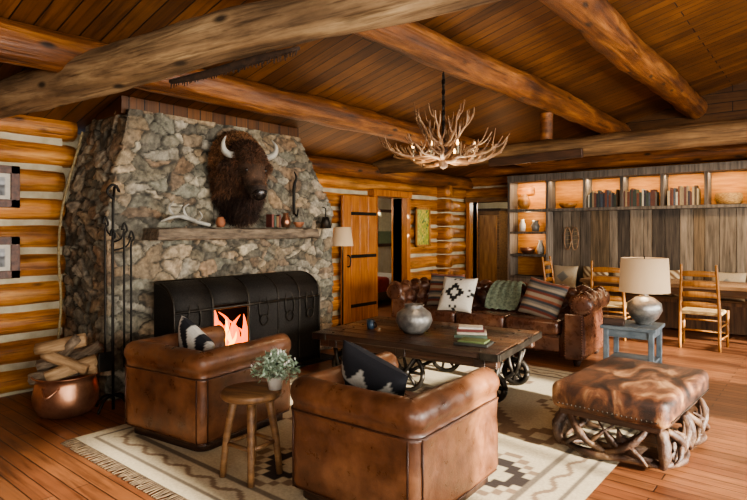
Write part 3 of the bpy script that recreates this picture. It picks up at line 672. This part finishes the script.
# ============ side stool table + plant
st=root('rustic_side_table',(-2.735,2.16,RZ),.3)
o=lathe('top',[(0,.475),(.17,.475),(.182,.485),(.182,.51),(.172,.52),(0,.52)],M['oakx'],st,28)
tubes('legs',[([(.1*c,.1*s,.48),(.145*c,.145*s,.24),(.17*c,.17*s,0)],[.026,.023,.02]) for c,s in [(math.cos(a),math.sin(a)) for a in (.5,2.1,3.7,5.3)]]+[([(.145*math.cos(a),.145*math.sin(a),.2),(.145*math.cos(b_),.145*math.sin(b_),.2)],.013) for a,b_ in ((.5,2.1),(2.1,3.7),(3.7,5.3),(5.3,.5))],M['oakx'],st,10,2)
pp=root('potted_plant',(-2.62,2.25,.536)); lathe('pot',[(0,0),(.04,0),(.052,.07),(.055,.08),(.047,.08),(0,.06)],M['white'],pp,20)
random.seed(4);V=[];F=[]
for i in range(750):
    th_=random.uniform(0,2*pi);ph=random.uniform(.0,1.7);rr=random.uniform(.05,.155); p=Vector((rr*math.sin(ph)*math.cos(th_),rr*math.sin(ph)*math.sin(th_),.09+rr*math.cos(ph)*.95))
    a=Vector((random.uniform(-1,1),random.uniform(-1,1),random.uniform(-.3,1))).normalized()*.019; b_=a.cross(Vector((random.uniform(-1,1),random.uniform(-1,1),random.uniform(-1,1)))).normalized()*.008
    k=len(V);V+=[p-a,p-a*.2+b_,p+a,p-a*.2-b_];F.append((k,k+1,k+2,k+3))
mk('foliage',V,F,M['leaf'],pp,False)
tubes('stems',[([(0,0,.06),(.09*math.cos(a),.09*math.sin(a),.16)],.003) for a in range(7)],M['leaf'],pp,5,1)
V=[];F=[]
for i in range(14):
    th_=random.uniform(0,2*pi);ph=random.uniform(.0,1.5);rr=.15; p=Vector((rr*math.sin(ph)*math.cos(th_),rr*math.sin(ph)*math.sin(th_),.1+rr*math.cos(ph)*.9)); tgeo(V,F,[p-Vector((0,0,.008)),p,p+Vector((0,0,.008))],[.003,.007,.003],6,1)
mk('blossoms',V,F,M['white'],pp)

# ============ COFFEE TABLE
ct=root('factory_cart_coffee_table',(-3.08,4.58,RZ),.13)
random.seed(8);L=[]
tc=[H('#3e291d'),H('#523724'),H('#493226'),H('#2f211a'),H('#5f432d')]
for k in range(7):
    e=random.uniform(-.015,.015); L.append(((e,-.53+.176*k,.462),(1.86,.172,.055),random.choice(tc)))
for y in (-.5,.5): L.append(((0,y,.392),(1.8,.09,.09),tc[0]))
for x in (-.75,0,.75): L.append(((x,0,.387),(.1,1.1,.08),tc[3]))
boxes('plank_top',L,M['table'],ct,.006)
L=[]
for x in (-.945,.945): L.append(((x,0,.457),(.012,1.22,.06),H('#3a342e')))
for x in (-.86,.86):
    for y in (-.618,.618): L.append(((x,y,.457),(.16,.01,.06),H('#3a342e')))
boxes('iron_end_straps',L,M['iron2'],ct)
V=[];F=[]
for x in (-.75,0,.75):
    for k in range(7):
        p=Vector((x,-.53+.176*k,.490)); tgeo(V,F,[p,p+Vector((0,0,.005))],[.014,.010],8,1)
mk('bolt_heads',V,F,M['iron2'],ct)
def wheel(name,x,y,r,w):
    L=[([(x+r*math.cos(a*pi/12),y,r+w+r*math.sin(a*pi/12)) for a in range(25)],w)]
    L+=[([(x,y,r+w),(x+r*math.cos(a*pi/3.5),y,r+w+r*math.sin(a*pi/3.5))],[w*.8,w*.55]) for a in range(7)]+[([(x,y-.04,r+w),(x,y+.04,r+w)],.035)]
    tubes(name,L,M['iron2'],ct,8,1)
for i,(x,y,r,w) in enumerate([(0,-.42,.165,.022),(0,.42,.165,.022),(.78,-.32,.11,.028),(-.78,-.32,.11,.028),(.78,.32,.11,.028),(-.78,.32,.11,.028)]): wheel('wheel_%d'%i,x,y,r,w)
L=[([(0,-.46,.18),(0,.46,.18)],.018)]
for x in (-.78,.78):
    L.append(([(x,-.36,.13),(x,.36,.13)],.014))
    for y in (-.32,.32): L+= [([(x-.07,y-.05,.35),(x-.04,y-.05,.2),(x,y-.05,.12)],.022),([(x+.07,y-.05,.35),(x+.04,y-.05,.2),(x,y-.05,.12)],.022),([(x-.07,y+.05,.35),(x,y+.05,.12),(x+.07,y+.05,.35)],.018)]
for y in (-.42,.42): L+=[([(-.12,y-.05,.35),(0,y-.05,.18),(.12,y-.05,.35)],.018)]
tubes('axles_and_brackets',L,M['iron2'],ct,8,1)
TZ=.506
r=root('stoneware_vase',(-3.14,4.44,TZ)); lathe('vase',[(0,0),(.09,0),(.15,.05),(.18,.12),(.165,.19),(.11,.235),(.085,.25),(.10,.275),(.095,.275),(.075,.25),(0,.2)],M['ceramic'],r)
r=root('stack_of_books',(-2.62,4.62,TZ),.5); boxes('books',[((0,0,.015),(.30,.22,.03),H('#4a5a4a')),((.01,0,.042),(.27,.2,.022),H('#b8af9e')),((0,.01,.066),(.25,.18,.024),H('#6a322c')),((0,0,.088),(.22,.16,.018),H('#c8c2b4'))],M['paint'],r)
r=root('picture_book',(-2.42,4.32,TZ),.2); boxes('book',[((0,0,.012),(.3,.2,.024),H('#2a2a24')),((0,0,.032),(.24,.17,.016),H('#5c6a42'))],M['paint'],r)
r=root('coffee_mug',(-3.60,4.34,TZ)); lathe('mug',[(0,0),(.035,0),(.042,.03),(.042,.09),(.037,.09),(.035,.02),(0,.015)],two('navy_glaze','#1d2a38','#2f4252',scale=5,rough=.3),r,20); tubes('handle',[([(.04,0,.07),(.07,0,.06),(.07,0,.03),(.04,0,.02)],.006)],M['iron'],r)

# ============ OTTOMAN
ot=root('cowhide_ottoman',(-1.10,4.24,RZ),-.05)
box('hide_cushion',(.74,1.10,.18),(0,0,.37),M['hide'],ot,bevel=.055,seg=5)
box('wood_frame',(.64,1.0,.05),(0,0,.265),M['darkwood'],ot)
V=[];F=[]
for sx,sy in [(1,0),(-1,0),(0,1),(0,-1)]:
    n=34 if sx else 22
    for k in range(n):
        u=-.9+1.8*k/(n-1); p=Vector((sx*.366 if sx else u*.34, sy*.546 if sy else u*.53,.325)); tgeo(V,F,[p,p+Vector((sx,sy,0))*.009],[.007,.004],6,1)
mk('nailheads',V,F,M['iron2'],ot)
def antler(base,dirv,up,L,r,rng,tines=4,curl=.55,upk=1.1):
    d=Vector(dirv).normalized();u=Vector(up).normalized();out=[];P=[];R=[]
    for k in range(6):
        t=k/5; P.append(Vector(base)+d*L*t*(1-.2*t)+u*L*curl*t*t+Vector((rng.uniform(-1,1),rng.uniform(-1,1),rng.uniform(-1,1)))*L*.03); R.append(r*(1-.75*t)+.002)
    out.append((P,R))
    s=d.cross(u)
    for k in range(tines):
        i=1+k%4; t=rng.uniform(.0,.8); b0=P[i].lerp(P[min(i+1,5)],t); sd=s*rng.choice((-1,1))*rng.uniform(.3,.9)
        tl=L*rng.uniform(.22,.4); out.append(([b0,b0+(u*.5+sd+d*.4)*tl*.5,b0+(u*upk+sd*.8+d*.3)*tl],[R[i]*.75,R[i]*.5,.003]))
    return out
rng=random.Random(6);L=[]
for (x,y) in [(.3,.46),(-.3,.46),(.3,-.46),(-.3,-.46),(.32,0),(-.32,0)]:
    L+=[([(x,y,.25),(x*1.12,y*1.06,.17),(x*1.10,y*1.06,.07),(x*1.0,y*.95,.035),(x*.7,y*.75,.035)],[.034,.038,.03,.024,.01])]
for s in (-1,1):
    for (y,h) in ((-.42,1),(.02,1),(.42,-1),(-.05,-1)):
        L.append(([(s*.33,y,.25),(s*.38,y+.10*h,.18),(s*.37,y+.2*h,.09),(s*.34,y+.34*h,.035)],[.018,.026,.024,.008])); L.append(([(s*.375,y+.14*h,.14),(s*.39,y+.05*h,.08),(s*.36,y+.02*h,.04)],[.02,.014,.004])); L.append(([(s*.375,y+.12*h,.15),(s*.37,y+.22*h,.2),(s*.35,y+.30*h,.24)],[.018,.013,.004]))
    for (x,h) in ((-.26,1),(.24,-1)):
        L.append(([(x,s*.47,.25),(x+.08*h,s*.53,.16),(x+.2*h,s*.52,.08),(x+.34*h,s*.48,.035)],[.018,.028,.024,.008])); L.append(([(x+.1*h,s*.53,.14),(x+.02*h,s*.54,.08),(x,s*.5,.03)],[.02,.014,.005])); L.append(([(x+.16*h,s*.525,.11),(x+.24*h,s*.53,.19),(x+.3*h,s*.49,.24)],[.018,.012,.004]))
    L.append(([(s*.31,-.50,.05),(s*.38,-.25,.033),(s*.34,.0,.05),(s*.38,.25,.033),(s*.31,.48,.05)],[.016,.026,.022,.026,.012]))
    L.append(([(-.32,s*.48,.05),(-.1,s*.53,.034),(.12,s*.51,.05),(.32,s*.48,.04)],[.016,.028,.024,.012]))
tubes('antler_base',L,M['bone'],ot,10,5,lump=.35)
def blade(name,p,ax,h,parent):
    V=[];F=[];n=16
    c=Vector(p); a=Vector(ax); V.append(c+Vector((0,0,.02)))
    for k in range(n+1):
        t=k/n*pi; r=.13+.035*math.sin(k*2.3); V.append(c+a*math.cos(t)*r*1.15+Vector((0,0,math.sin(t)*r*h)))
    for k in range(n): F.append((0,k+1,k+2))
    o=mk(name,V,F,M['bone'],parent); s=o.modifiers.new('s','SOLIDIFY'); s.thickness=.022; s.offset=0
for i,(p,ax,h) in enumerate([((.35,.25,.05),(0,1,0),1.1),((.35,-.25,.05),(0,1,0),1.1),((-.35,.2,.05),(0,1,0),1.1),((-.35,-.28,.05),(0,1,0),1.1),((.1,-.5,.05),(1,0,0),1.1),((-.1,.5,.05),(1,0,0),1.1)]): blade('palm_%d'%i,p,ax,h,ot)

# ============ END TABLE + LAMP
et=root('painted_end_table',(-1.60,6.16,0),.05)
box('top',(.52,.52,.035),(0,0,.515),M['blue'],et); box('apron',(.44,.44,.08),(0,0,.457),M['blue'],et); box('lower_shelf',(.44,.44,.025),(0,0,.17),M['blue'],et)
for x in (-.21,.21):
    for y in (-.21,.21): box('leg',(.05,.05,.5),(x,y,.25),M['blue'],et)
tl=root('table_lamp',(-1.50,6.2,.533))
lathe('urn_base',[(0,0),(.07,0),(.075,.02),(.13,.07),(.17,.15),(.16,.22),(.09,.275),(.045,.29),(.04,.32),(.05,.325),(.012,.33),(.012,.40),(0,.40)],M['silver'],tl)
lathe('drum_shade',[(.24,.335),(.222,.68),(.217,.68),(.235,.335)],M['shade'],tl,40); tubes('finial_and_harp',[([(0,0,.3),(.0,0,.70)],.006),([(-.215,0,.67),(.215,0,.67)],.003)],M['iron'],tl,8,1)
r=root('wooden_box',(-1.74,6.0,.533),.2); box('box',(.2,.14,.07),(0,0,.035),M['darkwood'],r); box('lid',(.21,.15,.015),(0,0,.078),M['oakx'],r)
fl=root('floor_lamp',(-5.25,5.72,0)); lathe('base',[(0,0),(.14,0),(.14,.02),(.02,.04),(0,.04)],M['iron'],fl,24); tubes('pole',[([(0,0,.03),(0,0,1.5)],.012)],M['iron'],fl,8,1); lathe('lampshade',[(.15,1.28),(.11,1.54),(.105,1.54),(.145,1.28)],M['shade'],fl,30)

# ============ RUG
RX0,RX1,RY0,RY1=-4.2,-1.06,1.74,5.85
nx,ny=230,300;V=[];F=[];C=[]
cream=H('#b9aa8c');dk=H('#2e221a');tan=H('#806a52');gr=H('#6f6250')
def rugc(x,y):
    W=(RX1-RX0)/2;D=(RY1-RY0)/2; ex=W-abs(x);ey=D-abs(y);e=min(ex,ey)
    if .09<e<.12: return gr
    if .17<e<.25:
        k=((x if ey<ex else y)/.26)%1; return tan if abs(abs(k-.5)*.16-(e-.17))<.02 else cream
    if .30<e<.33: return gr
    if e<.33: return cream
    for (cx,cy,sz,c1) in [(0,.1,.80,tan),(0,-1.35,.36,dk),(0,1.4,.36,dk),(-1.0,-.75,.32,tan),(1.0,-.68,.36,dk),(-1.0,.9,.32,tan),(1.0,.9,.32,dk),(1.0,.1,.24,tan),(-1,.1,.26,dk)]:
        q=math.floor(abs(x-cx)/.06)*.06+math.floor(abs(y-cy)/.06)*.06
        if q<sz*.25: return cream
        if q<sz*.52: return c1
        if q<sz*.76: return cream
        if q<sz: return tan
    return cream
for i in range(nx+1):
    for j in range(ny+1):
        x=RX0+(RX1-RX0)*i/nx;y=RY0+(RY1-RY0)*j/ny; V.append((x,y,.012)); C.append(rugc(x-(RX0+RX1)/2,y-(RY0+RY1)/2))
for i in range(nx):
    for j in range(ny): a=i*(ny+1)+j;F.append((a,a+ny+1,a+ny+2,a+1))
rg=root('navajo_rug'); o=mk('woven_field',V,F,M['rug'],rg,True,C)
L=[];random.seed(1)
for k in range(150):
    x=RX0+(RX1-RX0)*(k+.5)/150
    L.append(([(x,RY0,.01),(x+random.uniform(-.01,.01),RY0-.05,.006),(x+random.uniform(-.02,.02),RY0-.1,.005)],.004))
tubes('fringe',L,two('fringe_wool','#3c2e20','#66543c',scale=20,rough=.9),rg,4,1)
# ============ CHANDELIER
chd=root('antler_chandelier',(-2.78,4.40,2.20)); rng=random.Random(12);L=[]
for i in range(12):
    a=2*pi*i/12+rng.uniform(-.1,.1); d=Vector((math.cos(a),math.sin(a),-.12)); b0=Vector((.08*math.cos(a),.08*math.sin(a),-.04+rng.uniform(-.03,.03)))
    L+=antler(b0,d,(d.x*.3,d.y*.3,1),.53,.024,rng,8,.22,.75)
for i in range(8):
    a=2*pi*i/8+.3; d=Vector((math.cos(a),math.sin(a),.6)); L+=antler(Vector((.04*math.cos(a),.04*math.sin(a),.08)),d,(0,0,1),.34,.018,rng,5,.4)
tubes('antlers',L,M['bonel'],chd,8,3,lump=.2)
lathe('hub',[(0,-.14),(.04,-.12),(.05,0),(.03,.12),(0,.14)],M['bone'],chd,16)
L=[([(0,0,.1),(0,0,.76)],.006)]
for k in range(13):
    z=.14+.048*k; 
    L.append(([(.014*math.cos(a*pi/4)*(k%2),.014*math.cos(a*pi/4)*(1-k%2),z+.03*math.sin(a*pi/4)) for a in range(9)],.005))
tubes('chain',L,M['iron'],chd,6,1)
V=[];F=[];V2=[];F2=[]
for i in range(8):
    a=2*pi*i/8+.2; p=Vector((.3*math.cos(a),.3*math.sin(a),-.04)); tgeo(V,F,[p,p+Vector((0,0,.08))],.011,10,1); tgeo(V2,F2,[p+Vector((0,0,.08)),p+Vector((0,0,.10)),p+Vector((0,0,.13))],[.008,.013,.002],8,3)
mk('candle_sleeves',V,F,M['plaster'],chd); mk('bulbs',V2,F2,M['bulb'],chd)

# ================= LIGHTS
def area(name,loc,tgt,sx,sy,e,c):
    l=bpy.data.lights.new(name,'AREA'); l.shape='RECTANGLE'; l.size=sx;l.size_y=sy;l.energy=e;l.color=c
    o=bpy.data.objects.new(name,l);COL.objects.link(o);o.location=loc;o.rotation_euler=(Vector(tgt)-Vector(loc)).to_track_quat('-Z','Y').to_euler();return o
def point(name,loc,e,c,r=.05):
    l=bpy.data.lights.new(name,'POINT');l.energy=e;l.color=c;l.shadow_soft_size=r;o=bpy.data.objects.new(name,l);COL.objects.link(o);o.location=loc;return o
for i,(a,c) in enumerate(wins):
    area('window_light_%d'%i,(XR-.1,(a+c)/2,1.5),(XR-5,(a+c)/2,1.2),(c-a),1.5,[170,330,210][i],(1,.95,.88))
area('front_fill_light',(.8,YF+.1,2.0),(-3.2,4.5,1.2),2.6,1.6,180,(1,.95,.88))  # added frontal fill behind the camera; the front wall has no window
sun=bpy.data.lights.new('sun','SUN');sun.energy=22;sun.angle=.03;sun.color=(1,.92,.8);so_=bpy.data.objects.new('sun',sun);COL.objects.link(so_);so_.rotation_euler=Vector((-1,.10,-.29)).to_track_quat('-Z','Y').to_euler()
W_=(1,.72,.44)
point('chandelier_glow',(-2.78,4.42,2.0),24,W_,.2)
point('table_lamp_bulb',(-1.50,6.2,1.05),8,W_,.06); point('floor_lamp_bulb',(-5.25,5.72,1.42),9,W_,.05)
point('fire_glow',(-5.0,3.35,.5),32,(1,.5,.2),.15)
area('shelf_led_row',(-1.6,YS+.1,2.36),(-1.6,YS+.2,1.9),5.6,.05,46,W_); area('shelf_led_column',(-4.3,YS+.1,2.36),(-4.3,YS+.2,1.9),.5,.05,9,W_)
point('shelf_led_1',(-4.3,YS+.08,1.78),5,W_,.03);point('shelf_led_2',(-4.3,YS+.08,1.38),5,W_,.03)
area('ceiling_fill',(-3.2,5.5,2.2),(-3.0,5.5,4),2.5,5,20,(1,.8,.55)); area('ceiling_fill_front',(-2.6,1.0,2.3),(-2.6,1.5,4),2.5,2,7,(1,.8,.55))  # added upward fill to brighten the ceiling; no fixtures on the beams
area('dining_area_light',(-1,8.6,2.4),(-1,8.8,.7),2.5,.5,40,W_)  # area light aimed down at the dining table, no fixture modelled
point('side_room_fill',(-7.2,7.2,2.0),75,(1,.93,.82),.2); point('rear_room_fill',(-4.8,11.6,2.1),38,(1,.88,.7),.2)  # added point lights to light the rooms beyond the doorways, no lamps there
w=bpy.data.worlds.new('sky');S.world=w;w.use_nodes=True;bg=w.node_tree.nodes['Background'];bg.inputs[0].default_value=(.6,.75,1,1);bg.inputs[1].default_value=.8
# ================= CAMERA
cam=bpy.data.cameras.new('camera');co=bpy.data.objects.new('camera',cam);COL.objects.link(co);co.location=(0,0,1.5);co.rotation_euler=(pi/2,0,math.radians(39.4))
cam.sensor_width=36;cam.lens=27;cam.shift_y=-20/747;cam.clip_start=.05;S.camera=co
S.view_settings.view_transform='AgX'
try: S.view_settings.look='AgX - Medium High Contrast'
except Exception as e: print(e)
S.view_settings.exposure=.3
